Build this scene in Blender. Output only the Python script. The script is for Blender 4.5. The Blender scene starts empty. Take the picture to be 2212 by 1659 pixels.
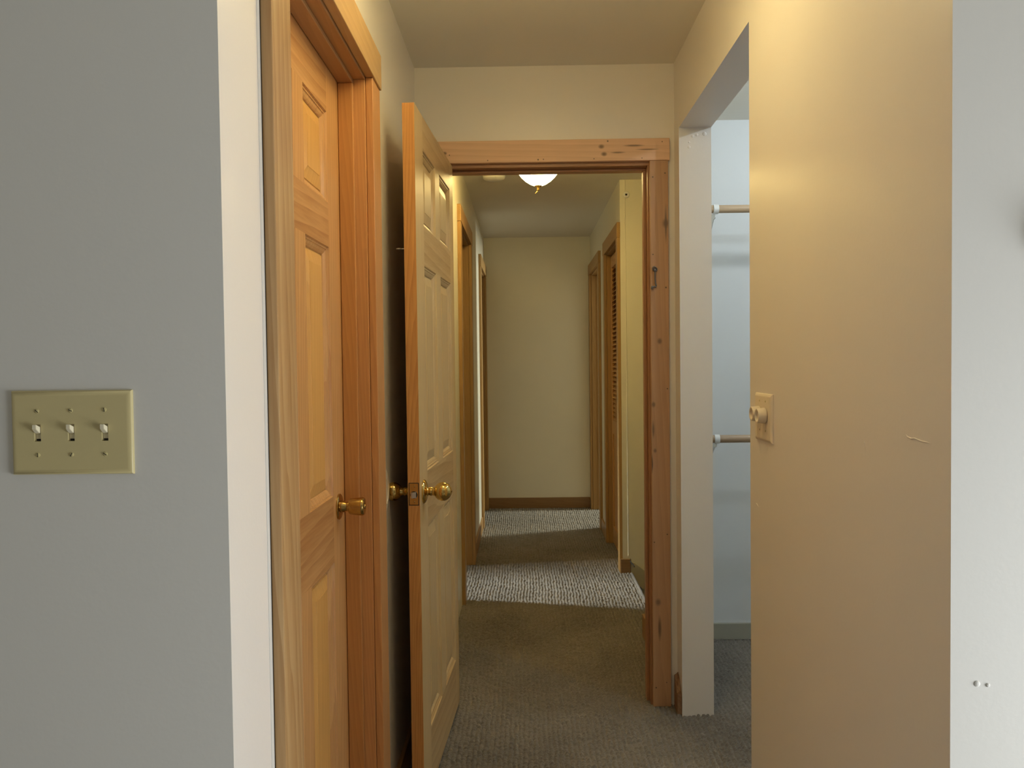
import bpy, bmesh, math, random
import numpy as np
from mathutils import Vector, Matrix
random.seed(7)
SC = bpy.context.scene
COL = SC.collection
PI = math.pi

# ------------------------------------------------------------------ materials
def new_mat(name):
    m = bpy.data.materials.new(name); m.use_nodes = True
    nt = m.node_tree; nt.nodes.clear()
    out = nt.nodes.new('ShaderNodeOutputMaterial'); b = nt.nodes.new('ShaderNodeBsdfPrincipled')
    nt.links.new(b.outputs[0], out.inputs[0])
    return m, nt, b

def node(nt, kind, **kw):
    n = nt.nodes.new(kind)
    for k, v in kw.items():
        if k in n.inputs.keys(): n.inputs[k].default_value = v
        else: setattr(n, k, v)
    return n

def rgba(c): return (c[0], c[1], c[2], 1.0)

def srgb(r, g, b):
    f = lambda v: (v/255/12.92) if v/255 <= .04045 else ((v/255+.055)/1.055)**2.4
    return (f(r), f(g), f(b))

def plain(name, col, rough=.5, metal=0.0, spec=.5, bump=0.0, bscale=60.0, mottle=0.0):
    m, nt, b = new_mat(name)
    b.inputs['Base Color'].default_value = rgba(col)
    b.inputs['Roughness'].default_value = rough
    b.inputs['Metallic'].default_value = metal
    b.inputs['Specular IOR Level'].default_value = spec
    tc = node(nt, 'ShaderNodeTexCoord')
    if bump:
        n = node(nt, 'ShaderNodeTexNoise', Scale=bscale, Detail=3.0)
        bp = node(nt, 'ShaderNodeBump', Strength=bump, Distance=.002)
        nt.links.new(tc.outputs['Object'], n.inputs['Vector'])
        nt.links.new(n.outputs['Fac'], bp.inputs['Height'])
        nt.links.new(bp.outputs['Normal'], b.inputs['Normal'])
    if mottle:
        n2 = node(nt, 'ShaderNodeTexNoise', Scale=3.0, Detail=4.0)
        mx = node(nt, 'ShaderNodeMix', data_type='RGBA')
        mx.inputs[6].default_value = rgba([c*(1-mottle) for c in col]); mx.inputs[7].default_value = rgba([min(1, c*(1+mottle)) for c in col])
        nt.links.new(tc.outputs['Object'], n2.inputs['Vector'])
        nt.links.new(n2.outputs['Fac'], mx.inputs[0]); nt.links.new(mx.outputs[2], b.inputs['Base Color'])
    return m

def wood(name, light, dark, axis='z', freq=38.0, contrast=.55, rough=.42, knots=(), seed=0.0, nails=(), marks=()):
    """grain running along AXIS; knots: (x,y,z,radius) in object space, swept along the grain"""
    m, nt, b = new_mat(name)
    L = nt.links.new
    tc = node(nt, 'ShaderNodeTexCoord')
    mp = node(nt, 'ShaderNodeMapping')
    s = {'x': (.055, 1, 1), 'y': (1, .055, 1), 'z': (1, 1, .055)}[axis]
    mp.inputs['Scale'].default_value = s
    mp.inputs['Location'].default_value = (seed*1.7, seed*.9, seed*.37)
    L(tc.outputs['Object'], mp.inputs['Vector'])
    warp = node(nt, 'ShaderNodeTexNoise', Scale=7.0, Detail=2.0)
    L(mp.outputs[0], warp.inputs['Vector'])
    sub = node(nt, 'ShaderNodeVectorMath', operation='SUBTRACT'); sub.inputs[1].default_value = (.5, .5, .5)
    L(warp.outputs['Color'], sub.inputs[0])
    scl = node(nt, 'ShaderNodeVectorMath', operation='SCALE'); scl.inputs['Scale'].default_value = .09
    L(sub.outputs[0], scl.inputs[0])
    add = node(nt, 'ShaderNodeVectorMath', operation='ADD'); L(mp.outputs[0], add.inputs[0]); L(scl.outputs[0], add.inputs[1])
    wv = node(nt, 'ShaderNodeTexWave', wave_type='BANDS', bands_direction='DIAGONAL', wave_profile='SAW')
    wv.inputs['Scale'].default_value = freq; wv.inputs['Distortion'].default_value = 2.2
    wv.inputs['Detail'].default_value = 2.0; wv.inputs['Detail Scale'].default_value = 1.3
    L(add.outputs[0], wv.inputs['Vector'])
    fine = node(nt, 'ShaderNodeTexNoise', Scale=160.0, Detail=4.0); L(mp.outputs[0], fine.inputs['Vector'])
    broad = node(nt, 'ShaderNodeTexNoise', Scale=9.0, Detail=2.0); L(mp.outputs[0], broad.inputs['Vector'])
    m1 = node(nt, 'ShaderNodeMath', operation='MULTIPLY'); m1.inputs[1].default_value = .42*contrast; L(wv.outputs['Fac'], m1.inputs[0])
    m2 = node(nt, 'ShaderNodeMath', operation='MULTIPLY'); m2.inputs[1].default_value = .75*contrast; L(fine.outputs['Fac'], m2.inputs[0])
    m3 = node(nt, 'ShaderNodeMath', operation='MULTIPLY'); m3.inputs[1].default_value = .9*contrast; L(broad.outputs['Fac'], m3.inputs[0])
    a1 = node(nt, 'ShaderNodeMath', operation='ADD'); L(m1.outputs[0], a1.inputs[0]); L(m2.outputs[0], a1.inputs[1])
    a2 = node(nt, 'ShaderNodeMath', operation='ADD'); L(a1.outputs[0], a2.inputs[0]); L(m3.outputs[0], a2.inputs[1])
    a3 = node(nt, 'ShaderNodeMath', operation='SUBTRACT'); L(a2.outputs[0], a3.inputs[0]); a3.inputs[1].default_value = .38*contrast
    mx = node(nt, 'ShaderNodeMix', data_type='RGBA'); mx.clamp_factor = True
    mx.inputs[6].default_value = rgba(light); mx.inputs[7].default_value = rgba(dark)
    L(a3.outputs[0], mx.inputs[0])
    cur = mx.outputs[2]
    ai = 'xyz'.index(axis)
    for (kx, ky, kz, kr, stretch, kc) in [(k[0], k[1], k[2], k[3], 1.35, (.16, .092, .05)) for k in knots] + \
            [(k[0], k[1], k[2], k[3], 1.0, (.02, .012, .008)) for k in nails] + \
            [(k[0], k[1], k[2], k[3], k[4], k[5]) for k in marks]:
        d = node(nt, 'ShaderNodeVectorMath', operation='SUBTRACT'); d.inputs[1].default_value = (kx, ky, kz)
        L(tc.outputs['Object'], d.inputs[0])
        d2 = node(nt, 'ShaderNodeVectorMath', operation='MULTIPLY')
        sv = [1, 1, 1]; sv[ai] = 1/stretch; d2.inputs[1].default_value = sv
        L(d.outputs[0], d2.inputs[0])
        ln = node(nt, 'ShaderNodeVectorMath', operation='LENGTH'); L(d2.outputs[0], ln.inputs[0])
        mr = node(nt, 'ShaderNodeMapRange'); mr.inputs[1].default_value = kr*.35; mr.inputs[2].default_value = kr
        mr.inputs[3].default_value = .85; mr.inputs[4].default_value = 0.0
        L(ln.outputs['Value'], mr.inputs[0])
        mk = node(nt, 'ShaderNodeMix', data_type='RGBA'); L(mr.outputs[0], mk.inputs[0]); L(cur, mk.inputs[6]); mk.inputs[7].default_value = rgba(kc)
        cur = mk.outputs[2]
    L(cur, b.inputs['Base Color'])
    b.inputs['Roughness'].default_value = rough
    bp = node(nt, 'ShaderNodeBump', Strength=.12, Distance=.001); L(a1.outputs[0], bp.inputs['Height']); L(bp.outputs['Normal'], b.inputs['Normal'])
    return m

def emissive(name, col, strength):
    m, nt, b = new_mat(name)
    b.inputs['Base Color'].default_value = rgba((.9, .88, .8))
    b.inputs['Emission Color'].default_value = rgba(col); b.inputs['Emission Strength'].default_value = strength
    b.inputs['Roughness'].default_value = .25
    return m

M = {}
M['paint'] = plain('wall_paint', (.77, .73, .68), rough=.34, spec=.65, bump=.10, bscale=140)
M['paint_front'] = plain('room_wall_paint', (.72, .71, .67), rough=.6, spec=.3, bump=.07, bscale=140)
M['paint_hall'] = plain('hall_wall_paint', (.77, .74, .62), rough=.34, spec=.75, bump=.06, bscale=120, mottle=.03)
M['paint_white'] = plain('closet_paint', (.74, .76, .77), rough=.6, spec=.3, bump=.08, bscale=140)
M['ceil'] = plain('ceiling_paint', (.80, .77, .70), rough=.7, spec=.2, bump=.12, bscale=90)
M['trim_paint'] = plain('painted_trim', (.40, .385, .31), rough=.5)
M['olive_base'] = plain('olive_painted_trim', (.52, .50, .40), rough=.5)
M['bounce_dark'] = plain('bounce_cut_brown', (.16, .13, .10), rough=.7)  # made-up dark tone for unseen walls, soaks up bounced light
M['ivory'] = plain('ivory_plastic', srgb(206, 192, 142), rough=.38, spec=.5)
M['ivory_toggle'] = plain('pale_ivory_plastic', srgb(232, 224, 196), rough=.32, spec=.5)
M['white_plastic'] = plain('white_plastic', (.80, .80, .78), rough=.38)
M['beige_plastic'] = plain('beige_plastic', srgb(226, 214, 192), rough=.35)
M['brass'] = plain('polished_brass', (.66, .46, .15), rough=.09, metal=1.0)
M['old_brass'] = plain('aged_brass', (.52, .35, .12), rough=.17, metal=1.0)
M['steel'] = plain('steel', (.55, .53, .50), rough=.3, metal=1.0)
M['dark_steel'] = plain('dull_steel', (.20, .19, .175), rough=.4, metal=1.0)
M['screw'] = plain('ivory_painted_screw', srgb(196, 184, 132), rough=.35)
M['dark'] = plain('dark_gap', (.015, .012, .01), rough=.8)
M['black_cord'] = plain('black_cable', (.02, .02, .02), rough=.5)
M['grey'] = plain('grey_plastic', (.42, .41, .38), rough=.5)

def carpet_mat():
    m, nt, b = new_mat('berber_carpet'); L = nt.links.new
    tc = node(nt, 'ShaderNodeTexCoord')
    n1 = node(nt, 'ShaderNodeTexNoise', Scale=2.2, Detail=4.0); L(tc.outputs['Object'], n1.inputs['Vector'])
    n2 = node(nt, 'ShaderNodeTexNoise', Scale=420.0, Detail=3.0); L(tc.outputs['Object'], n2.inputs['Vector'])
    mx = node(nt, 'ShaderNodeMix', data_type='RGBA'); mx.inputs[6].default_value = rgba((.150, .130, .102)); mx.inputs[7].default_value = rgba((.222, .195, .160))
    r1 = node(nt, 'ShaderNodeMapRange'); r1.inputs[1].default_value = .35; r1.inputs[2].default_value = .65; L(n1.outputs['Fac'], r1.inputs[0]); L(r1.outputs[0], mx.inputs[0])
    mx2 = node(nt, 'ShaderNodeMix', data_type='RGBA', blend_type='MULTIPLY'); mx2.inputs[0].default_value = .5
    L(mx.outputs[2], mx2.inputs[6]); L(n2.outputs['Color'], mx2.inputs[7])
    hs = node(nt, 'ShaderNodeHueSaturation', Saturation=.9, Value=1.25); L(mx2.outputs[2], hs.inputs['Color'])
    bw = node(nt, 'ShaderNodeMapRange'); bw.inputs[1].default_value = .3; bw.inputs[2].default_value = .7; bw.inputs[3].default_value = .72; bw.inputs[4].default_value = 1.12
    L(n2.outputs['Fac'], bw.inputs[0])
    vm = node(nt, 'ShaderNodeVectorMath', operation='SCALE'); L(mx.outputs[2], vm.inputs[0]); L(bw.outputs[0], vm.inputs['Scale'])
    L(vm.outputs[0], b.inputs['Base Color'])
    b.inputs['Roughness'].default_value = .95; b.inputs['Specular IOR Level'].default_value = .1
    b.inputs['Sheen Weight'].default_value = .25; b.inputs['Sheen Roughness'].default_value = .6
    bp = node(nt, 'ShaderNodeBump', Strength=.35, Distance=.002); L(n2.outputs['Fac'], bp.inputs['Height']); L(bp.outputs['Normal'], b.inputs['Normal'])
    return m
M['carpet'] = carpet_mat()

FIR_L, FIR_D = srgb(197, 165, 118), srgb(154, 113, 66)
OPN_L, OPN_D = srgb(214, 189, 142), srgb(176, 140, 93)
RED_L, RED_D = srgb(218, 165, 108), srgb(164, 105, 60)
PIN_L, PIN_D = srgb(193, 152, 112), srgb(144, 102, 68)
HAL_L, HAL_D = srgb(182, 146, 91), srgb(138, 99, 52)

# ------------------------------------------------------------------ geometry helpers
def mesh_obj(name, bm, mat, parent=None, loc=None, rot=None, smooth=False, autosmooth=None):
    bmesh.ops.recalc_face_normals(bm, faces=bm.faces[:])
    me = bpy.data.meshes.new(name); bm.to_mesh(me); bm.free()
    o = bpy.data.objects.new(name, me); COL.objects.link(o)
    if mat is not None: me.materials.append(mat)
    if smooth: me.polygons.foreach_set('use_smooth', [True]*len(me.polygons))
    if loc is not None: o.location = loc
    if rot is not None: o.rotation_euler = rot
    if parent is not None: o.parent = parent
    return o

def struct(o, label=None, cat=None):
    o['kind'] = 'structure'
    if label: o['label'] = label
    if cat: o['category'] = cat
    return o

def tag(o, label, cat, group=None):
    o['label'] = label; o['category'] = cat
    if group: o['group'] = group
    return o

def empty(name, loc=(0, 0, 0), rotz=0.0, rot=None):
    o = bpy.data.objects.new(name, None); COL.objects.link(o); o.empty_display_size = .05
    o.location = loc; o.rotation_euler = rot if rot else (0, 0, rotz)
    return o

def add_box(bm, x0, x1, y0, y1, z0, z1, bevel=0.0, seg=2):
    vs = [bm.verts.new(p) for p in ((x0, y0, z0), (x1, y0, z0), (x1, y1, z0), (x0, y1, z0), (x0, y0, z1), (x1, y0, z1), (x1, y1, z1), (x0, y1, z1))]
    fs = [bm.faces.new([vs[i] for i in f]) for f in ((0, 3, 2, 1), (4, 5, 6, 7), (0, 1, 5, 4), (1, 2, 6, 5), (2, 3, 7, 6), (3, 0, 4, 7))]
    if bevel > 0:
        es = list({e for f in fs for e in f.edges})
        bmesh.ops.bevel(bm, geom=es, offset=bevel, segments=seg, profile=.5, affect='EDGES')

def box(name, mat, x0, x1, y0, y1, z0, z1, bevel=0.0, parent=None, seg=2):
    bm = bmesh.new(); add_box(bm, x0, x1, y0, y1, z0, z1, bevel, seg)
    return mesh_obj(name, bm, mat, parent)

def prism(name, mat, pts, z0, z1, parent=None):
    bm = bmesh.new()
    a = [bm.verts.new((x, y, z0)) for x, y in pts]; b = [bm.verts.new((x, y, z1)) for x, y in pts]
    bm.faces.new(a[::-1]); bm.faces.new(b); n = len(pts)
    for i in range(n): bm.faces.new((a[i], a[(i+1) % n], b[(i+1) % n], b[i]))
    return mesh_obj(name, bm, mat, parent)

def grid_cells(bm, us, zs, holes, P):
    """faces of a (u,z) grid except the cells inside HOLES; P(u,z) -> vertex coordinate. Returns {(i,j): vert}"""
    vd = {}
    def V(i, j):
        if (i, j) not in vd: vd[(i, j)] = bm.verts.new(P(us[i], zs[j]))
        return vd[(i, j)]
    for i in range(len(us)-1):
        for j in range(len(zs)-1):
            cu, cz = (us[i]+us[i+1])/2, (zs[j]+zs[j+1])/2
            if any(h[0] < cu < h[1] and h[2] < cz < h[3] for h in holes): continue
            bm.faces.new((V(i, j), V(i+1, j), V(i+1, j+1), V(i, j+1)))
    return vd

def wall(name, mat, axis, c0, c1, u0, u1, z0, z1, openings=(), miter0=0.0, miter1=0.0, parent=None):
    """a solid wall of thickness c0..c1 on AXIS ('x': wall runs along y), running u0..u1, with openings (u0,u1,z0,z1); its c1 side is
    mitred at the ends by miter0/miter1. One closed mesh."""
    us = sorted({u0, u1, *[v for o in openings for v in o[:2]]}); zs = sorted({z0, z1, *[v for o in openings for v in o[2:]]})
    def pt(c, u, z):
        if c == c1:
            if u == u0: u = u + miter0
            if u == u1: u = u - miter1
        return (c, u, z) if axis == 'x' else (u, c, z)
    bm = bmesh.new()
    solid = lambda i, j: 0 <= i < len(us)-1 and 0 <= j < len(zs)-1 and not any(o[0] < (us[i]+us[i+1])/2 < o[1] and o[2] < (zs[j]+zs[j+1])/2 < o[3] for o in openings)
    vd = {}
    def V(k, i, j):
        if (k, i, j) not in vd: vd[(k, i, j)] = bm.verts.new(pt((c0, c1)[k], us[i], zs[j]))
        return vd[(k, i, j)]
    for i in range(len(us)-1):
        for j in range(len(zs)-1):
            if not solid(i, j): continue
            for k in (0, 1): bm.faces.new((V(k, i, j), V(k, i+1, j), V(k, i+1, j+1), V(k, i, j+1)))
            if not solid(i-1, j): bm.faces.new((V(0, i, j), V(1, i, j), V(1, i, j+1), V(0, i, j+1)))
            if not solid(i+1, j): bm.faces.new((V(0, i+1, j), V(1, i+1, j), V(1, i+1, j+1), V(0, i+1, j+1)))
            if not solid(i, j-1): bm.faces.new((V(0, i, j), V(1, i, j), V(1, i+1, j), V(0, i+1, j)))
            if not solid(i, j+1): bm.faces.new((V(0, i, j+1), V(1, i, j+1), V(1, i+1, j+1), V(0, i+1, j+1)))
    return mesh_obj(name, bm, mat, parent)

def add_lathe(bm, prof, n=32, axis='z', origin=(0, 0, 0), sgn=1, cap=True):
    """prof: (radius, height) pairs revolved about AXIS from ORIGIN"""
    o = Vector(origin); rings = []
    for r, h in prof:
        ring = []
        for k in range(n):
            a = 2*PI*k/n; c, s = r*math.cos(a), r*math.sin(a)
            p = {'z': (c, s, sgn*h), 'x': (sgn*h, c, s), 'y': (c, sgn*h, s)}[axis]
            ring.append(bm.verts.new(o+Vector(p)))
        rings.append(ring)
    for a, b in zip(rings, rings[1:]):
        for k in range(n): bm.faces.new((a[k], a[(k+1) % n], b[(k+1) % n], b[k]))
    if cap:
        bm.faces.new(rings[0][::-1]); bm.faces.new(rings[-1])

def lathe(name, mat, prof, n=32, axis='z', origin=(0, 0, 0), sgn=1, parent=None, smooth=True):
    bm = bmesh.new(); add_lathe(bm, prof, n, axis, origin, sgn)
    o = mesh_obj(name, bm, mat, parent)
    if smooth: shade(o)
    return o

def shade(o, angle=35):
    me = o.data
    me.polygons.foreach_set('use_smooth', [True]*len(me.polygons))
    me.set_sharp_from_angle(angle=math.radians(angle))
    return o

def tube(name, mat, pts, r, parent=None, n=10, flat=None):
    bm = bmesh.new(); P = [Vector(p) for p in pts]; rings = []
    ref = Vector((0, 0, 1))
    for i, p in enumerate(P):
        t = (P[min(i+1, len(P)-1)]-P[max(i-1, 0)]).normalized()
        rf = ref if abs(t.dot(ref)) < .95 else Vector((1, 0, 0))
        a = t.cross(rf).normalized(); b = t.cross(a).normalized()
        ri = r[i] if isinstance(r, (list, tuple)) else r
        rings.append([bm.verts.new(p+ri*(math.cos(2*PI*k/n)*a+math.sin(2*PI*k/n)*b)) for k in range(n)])
    for a, b in zip(rings, rings[1:]):
        for k in range(n): bm.faces.new((a[k], a[(k+1) % n], b[(k+1) % n], b[k]))
    bm.faces.new(rings[0][::-1]); bm.faces.new(rings[-1])
    o = mesh_obj(name, bm, mat, parent)
    return shade(o, 60)

def copy_part(o, parent):
    c = o.copy(); COL.objects.link(c); c.parent = parent
    for ch in list(o.children): copy_part(ch, c)
    return c

# ------------------------------------------------------------------ dimensions (metres; camera stands at the origin, y runs down the hall)
XL, XR, YF = -.405, .575, 3.047
H = 2.44
HL, HR, HY = -.355, .600, 7.204
TW = .118

# ------------------------------------------------------------------ floor: looped berber carpet modelled as ribs of loops
def carpet():
    rng = np.random.default_rng(3)
    xs = np.arange(-.46, 1.30, .0028)
    ys = np.concatenate([np.arange(1.60, 2.45, .0045), np.arange(2.45, 3.6, .0028), np.arange(3.6, 5.2, .0036), np.arange(5.2, 7.26, .0065)])
    X, Y = np.meshgrid(xs, ys)
    ph = rng.uniform(0, 6.28, 12)
    wob = .0016*np.sin(61*Y+ph[7]+40*X)+.004*np.sin(2.1*Y+ph[0]+3*X)+.0025*np.sin(7.3*Y+ph[1]+1.7*X)+.0012*np.sin(23*Y+ph[2]+9*X)
    per = .0174
    u = (X+wob)/per
    rib = np.floor(u).astype(int); fu = u-rib-.5
    tab = rng.uniform(0, 1, 4096); tab2 = np.where(rng.uniform(0, 1, 4096) < .16, .35, rng.uniform(.6, 1, 4096))
    lp = .0108*(.8+.45*tab[(rib*37) % 4096])
    v = Y/lp+tab[(rib*91+7) % 4096]*9+.35*np.sin(31*Y+rib)
    lo = np.floor(v).astype(int); fv = v-lo-.5
    hh = tab2[(rib*131+lo*17) % 4096]
    fu = fu+.22*(tab[(rib*53+lo*29) % 4096]-.5)
    prof = np.sqrt(np.clip(1-(2.0*np.abs(fu))**2, 0, 1))
    lprof = np.sqrt(np.clip(1-(1.95*np.abs(fv))**2, .0, 1))
    Z = .0130*prof*(.30+.70*lprof)*hh
    Z += .0012*np.sin(5*X+ph[5])*np.sin(4*Y+ph[6])
    Z += rng.uniform(-.0011, .0011, X.shape)
    Z -= .0105
    ny, nx = X.shape
    co = np.stack([X, Y, Z], -1).reshape(-1, 3)
    idx = np.arange(ny*nx).reshape(ny, nx)
    cx, cy = (X[:-1, :-1]+X[1:, 1:])/2, (Y[:-1, :-1]+Y[1:, 1:])/2
    keep = ~((cx > .655) & (cy > 3.87) & (cy < 4.97)).ravel()
    q = np.stack([idx[:-1, :-1], idx[:-1, 1:], idx[1:, 1:], idx[1:, :-1]], -1).reshape(-1, 4)[keep]
    used = np.unique(q); remap = np.zeros(len(co), int); remap[used] = np.arange(len(used)); co = co[used]; q = remap[q]
    me = bpy.data.meshes.new('floor')
    me.vertices.add(len(co)); me.vertices.foreach_set('co', co.ravel())
    me.loops.add(q.size); me.loops.foreach_set('vertex_index', q.ravel())
    me.polygons.add(len(q)); me.polygons.foreach_set('loop_start', np.arange(0, q.size, 4)); me.polygons.foreach_set('loop_total', np.full(len(q), 4))
    me.polygons.foreach_set('use_smooth', np.ones(len(q), bool))
    me.update(); me.validate()
    me.materials.append(M['carpet'])
    o = bpy.data.objects.new('floor', me); COL.objects.link(o)
    return o
fl = struct(carpet(), 'beige looped carpet running from the doorway down the hallway', 'carpet')
for (a, b, c, d) in ((-3.1, 3.3, -3.3, 3.87), (-3.1, .655, 3.87, 4.97), (-3.1, 3.3, 4.97, 8.4)):
    box('carpet_base', M['carpet'], a, b, c, d, -.06, -.0125, 0, fl)
box('carpet_nosing', M['carpet'], .640, .662, 3.872, 4.968, -.062, .001, .008, fl)
for k in range(5):
    struct(box('floor_step', M['carpet'], .655+.25*k, .655+.25*(k+1)+.02, 3.872, 4.968, -.26-.19*k, -.19-.19*k, .004))

# ------------------------------------------------------------------ ceiling and walls
struct(box('ceiling', M['ceil'], -3.2, 3.3, -3.3, 8.4, H, H+.1), 'beige ceiling above the passage and hallway', 'ceiling')
# the room the photograph is taken from
wfl = struct(prism('wall_front_left', M['paint_front'], [(-3.1, 1.073), (XL, 1.073), (XL-TW, 1.073+TW), (-3.1, 1.073+TW)], -.01, H), 'grey painted wall with the triple light switch', 'wall')
wfr = struct(prism('wall_front_right', M['paint_front'], [(XR, 1.084), (3.2, 1.084), (3.2, 1.084+TW), (XR+TW, 1.084+TW)], -.01, H), 'bright white wall beside the passage opening', 'wall')
struct(box('wall_back', M['paint_front'], -3.1, 3.2, -3.3, -3.2, -.01, H))
struct(box('wall_room_left', M['paint_front'], -3.2, -3.1, -3.3, 1.2, -.01, H))
struct(wall('wall_room_right', M['paint_front'], 'x', 1.95, 2.05, -3.3, 1.2, -.01, H))
# passage
wl = struct(wall('wall_left', M['paint'], 'x', XL, XL-TW, 1.073, YF, -.01, H, [(1.335, 2.098, -.01, 2.078)], miter0=TW), 'painted left wall of the passage around the closed door', 'wall')
wr = struct(wall('wall_right', M['paint'], 'x', XR, XR+TW, 1.084, YF, -.01, H, [(2.044, 2.956, -.01, 2.174)], miter0=TW), 'warm lit right wall of the passage with the closet opening', 'wall')
struct(wall('wall_far', M['paint'], 'y', YF, YF+.12, -.60, XR+TW, -.01, H, [(-.314, .492, -.01, 2.079)]), 'tan wall above the hallway doorway', 'wall')
# hallway
struct(wall('wall_hall_left', M['paint_hall'], 'x', HL, HL-TW, YF+.12, HY, -.01, H, [(4.402, 5.198, -.01, 2.098), (6.402, 7.115, -.01, 2.098)]), 'left hallway wall with two cased doorways', 'wall')
struct(wall('wall_hall_right', M['paint_hall'], 'x', HR, HR+TW, 4.97, HY, -.01, H, [(5.042, 5.798, -.01, 2.098), (6.312, 7.115, -.01, 2.098)]), 'right hallway wall beyond the louvered closet', 'wall')
struct(box('wall_hall_end', M['paint_hall'], HL-.25, HR+.25, HY, HY+.1, -.01, H), 'olive tan wall at the far end of the hallway', 'wall')
struct(prism('wall_hall_corner', M['paint_hall'], [(HR+TW, 4.97), (3.0, 4.97), (3.0, 5.0), (HR+TW, 5.0)], -2.0, H), 'yellow lit wall face beside the louvered closet', 'wall')
struct(box('wall_hall_recess', M['bounce_dark'], 3.0, 3.1, 3.87, 5.0, -2.0, H))
struct(box('wall_stair', M['bounce_dark'], .60, 3.0, 3.78, 3.868, -2.0, -.07))
struct(prism('wall_hall_near_right', M['paint_hall'], [(.568, YF+.12), (XR+TW, YF+.12), (XR+TW, 3.80), (.568, 3.80)], -.01, H))
# closet
struct(box('wall_closet_back', M['paint_white'], XR+TW, 3.0, 3.773, 3.87, -.01, H), 'bluish white back wall of the closet behind the rods', 'wall')
struct(box('wall_closet_right', M['paint_white'], 2.3, 2.4, 1.202, 3.773, -.01, H))
# rooms off the hallway, only glimpsed through their doors
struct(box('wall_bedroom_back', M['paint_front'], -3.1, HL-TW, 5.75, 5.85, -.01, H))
struct(box('wall_bedroom_front', M['bounce_dark'], -3.1, -.60, 3.17, 3.27, -.01, H))
struct(box('wall_bedroom_left', M['bounce_dark'], -3.2, -3.1, 3.17, 5.85, -.01, H))
struct(box('bedroom_light_blocker', M['bounce_dark'], -2.3, -2.2, 4.93, 5.75, -.01, H))  # added panel, out of view: fades the far edge of the bedroom daylight
struct(box('wall_study_back', M['bounce_dark'], HR+TW, 3.2, 8.2, 8.3, -.01, H))
struct(box('wall_study_front', M['bounce_dark'], HR+TW, 3.2, 5.95, 6.05, -.01, H))
struct(box('wall_study_right', M['bounce_dark'], 3.2, 3.3, 5.95, 8.3, -.01, H))
struct(box('wall_louver_closet', M['bounce_dark'], 1.2, 1.3, 5.0, 5.95, -.01, H))
struct(box('wall_bath_back', M['bounce_dark'], -1.9, HL-TW, 8.2, 8.3, -.01, H))
struct(box('wall_bath_left', M['bounce_dark'], -2.0, -1.9, 5.85, 8.3, -.01, H))

# ------------------------------------------------------------------ door casings
def legwood(key, L_, D_, axis, **kw):
    return wood(key, L_, D_, axis, **kw)

def casing_set(name, label, axis, face, out, u0, u1, ztop, cw, mats, jamb_depth, th=.019, headth=.021, cw0=None, cw1=None, htop=.092, stop=None, over=.003, leg0=True, reveal=.007, zhead=None):
    """cased opening: legs + head on the wall face FACE (protruding by OUT=+1/-1 along AXIS), jamb boards lining the opening u0..u1
    (the clear opening between jamb faces) JAMB_DEPTH into the wall."""
    root = empty(name); struct(root, label, 'door frame')
    cw0 = cw0 or cw; cw1 = cw1 or cw
    zh = zhead or ztop+reveal
    a, b = sorted((face, face+out*th)); a2, b2 = sorted((face, face+out*headth))
    def bx(nm, mat, c0, c1, u0_, u1_, z0, z1, bev=.0018):
        return box(nm, mat, c0, c1, u0_, u1_, z0, z1, bev, root) if axis == 'x' else box(nm, mat, u0_, u1_, c0, c1, z0, z1, bev, root)
    if leg0: bx('casing_leg', mats[0], a, b, u0-reveal-cw0, u0-reveal, -.004, zh)
    bx('casing_leg', mats[1], a, b, u1+reveal, u1+reveal+cw1, -.004, zh)
    bx('casing_head', mats[2], a2, b2, u0-reveal-cw0-over, u1+reveal+cw1+over, zh+.0005, zh+htop)
    j0, j1 = sorted((face-out*.0005, face-out*jamb_depth))
    jt = .018
    bx('jamb', mats[3], j0, j1, u0-jt, u0, -.004, ztop, .001)
    bx('jamb', mats[4], j0, j1, u1, u1+jt, -.004, ztop, .001)
    bx('jamb_head', mats[5], j0, j1, u0-jt, u1+jt, ztop, ztop+jt, .001)
    if stop:
        s0, s1 = sorted((face-out*stop[0], face-out*stop[1])); st = .011
        bx('door_stop', mats[6], s0, s1, u0, u0+st, -.004, ztop-st-.0003, .002)
        bx('door_stop', mats[6], s0, s1, u1-st, u1, -.004, ztop-st-.0003, .002)
        bx('door_stop', mats[7], s0, s1, u0, u1, ztop-st, ztop, .002)
    return root

W = wood
m_leg0 = W('fir_casing', FIR_L, FIR_D, 'z', 22, .9, seed=1.3)
m_leg1 = W('fir_casing_red', RED_L, RED_D, 'z', 44, .5, seed=2.1)
m_headL = W('fir_casing_head', FIR_L, FIR_D, 'y', 30, .5, seed=3.7)
m_jambr = W('fir_jamb', RED_L, RED_D, 'z', 50, .5, seed=4.2)
m_jambh = W('fir_jamb_head', srgb(182, 138, 92), srgb(142, 102, 60), 'y', 50, .5, seed=4.9)
m_stop = W('fir_stop', srgb(214, 158, 94), RED_D, 'z', 60, .5, seed=5.2)
casing_set('trim_1', 'warm fir casing framing the closed door on the left wall', 'x', XL, 1, 1.356, 2.080, 2.059, .095,
           [m_leg0, m_leg1, m_headL, m_jambr, m_jambr, m_jambh, m_stop, m_jambh], TW, cw0=.102, cw1=.101, htop=.094, stop=(.030, .069), headth=.024)
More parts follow.
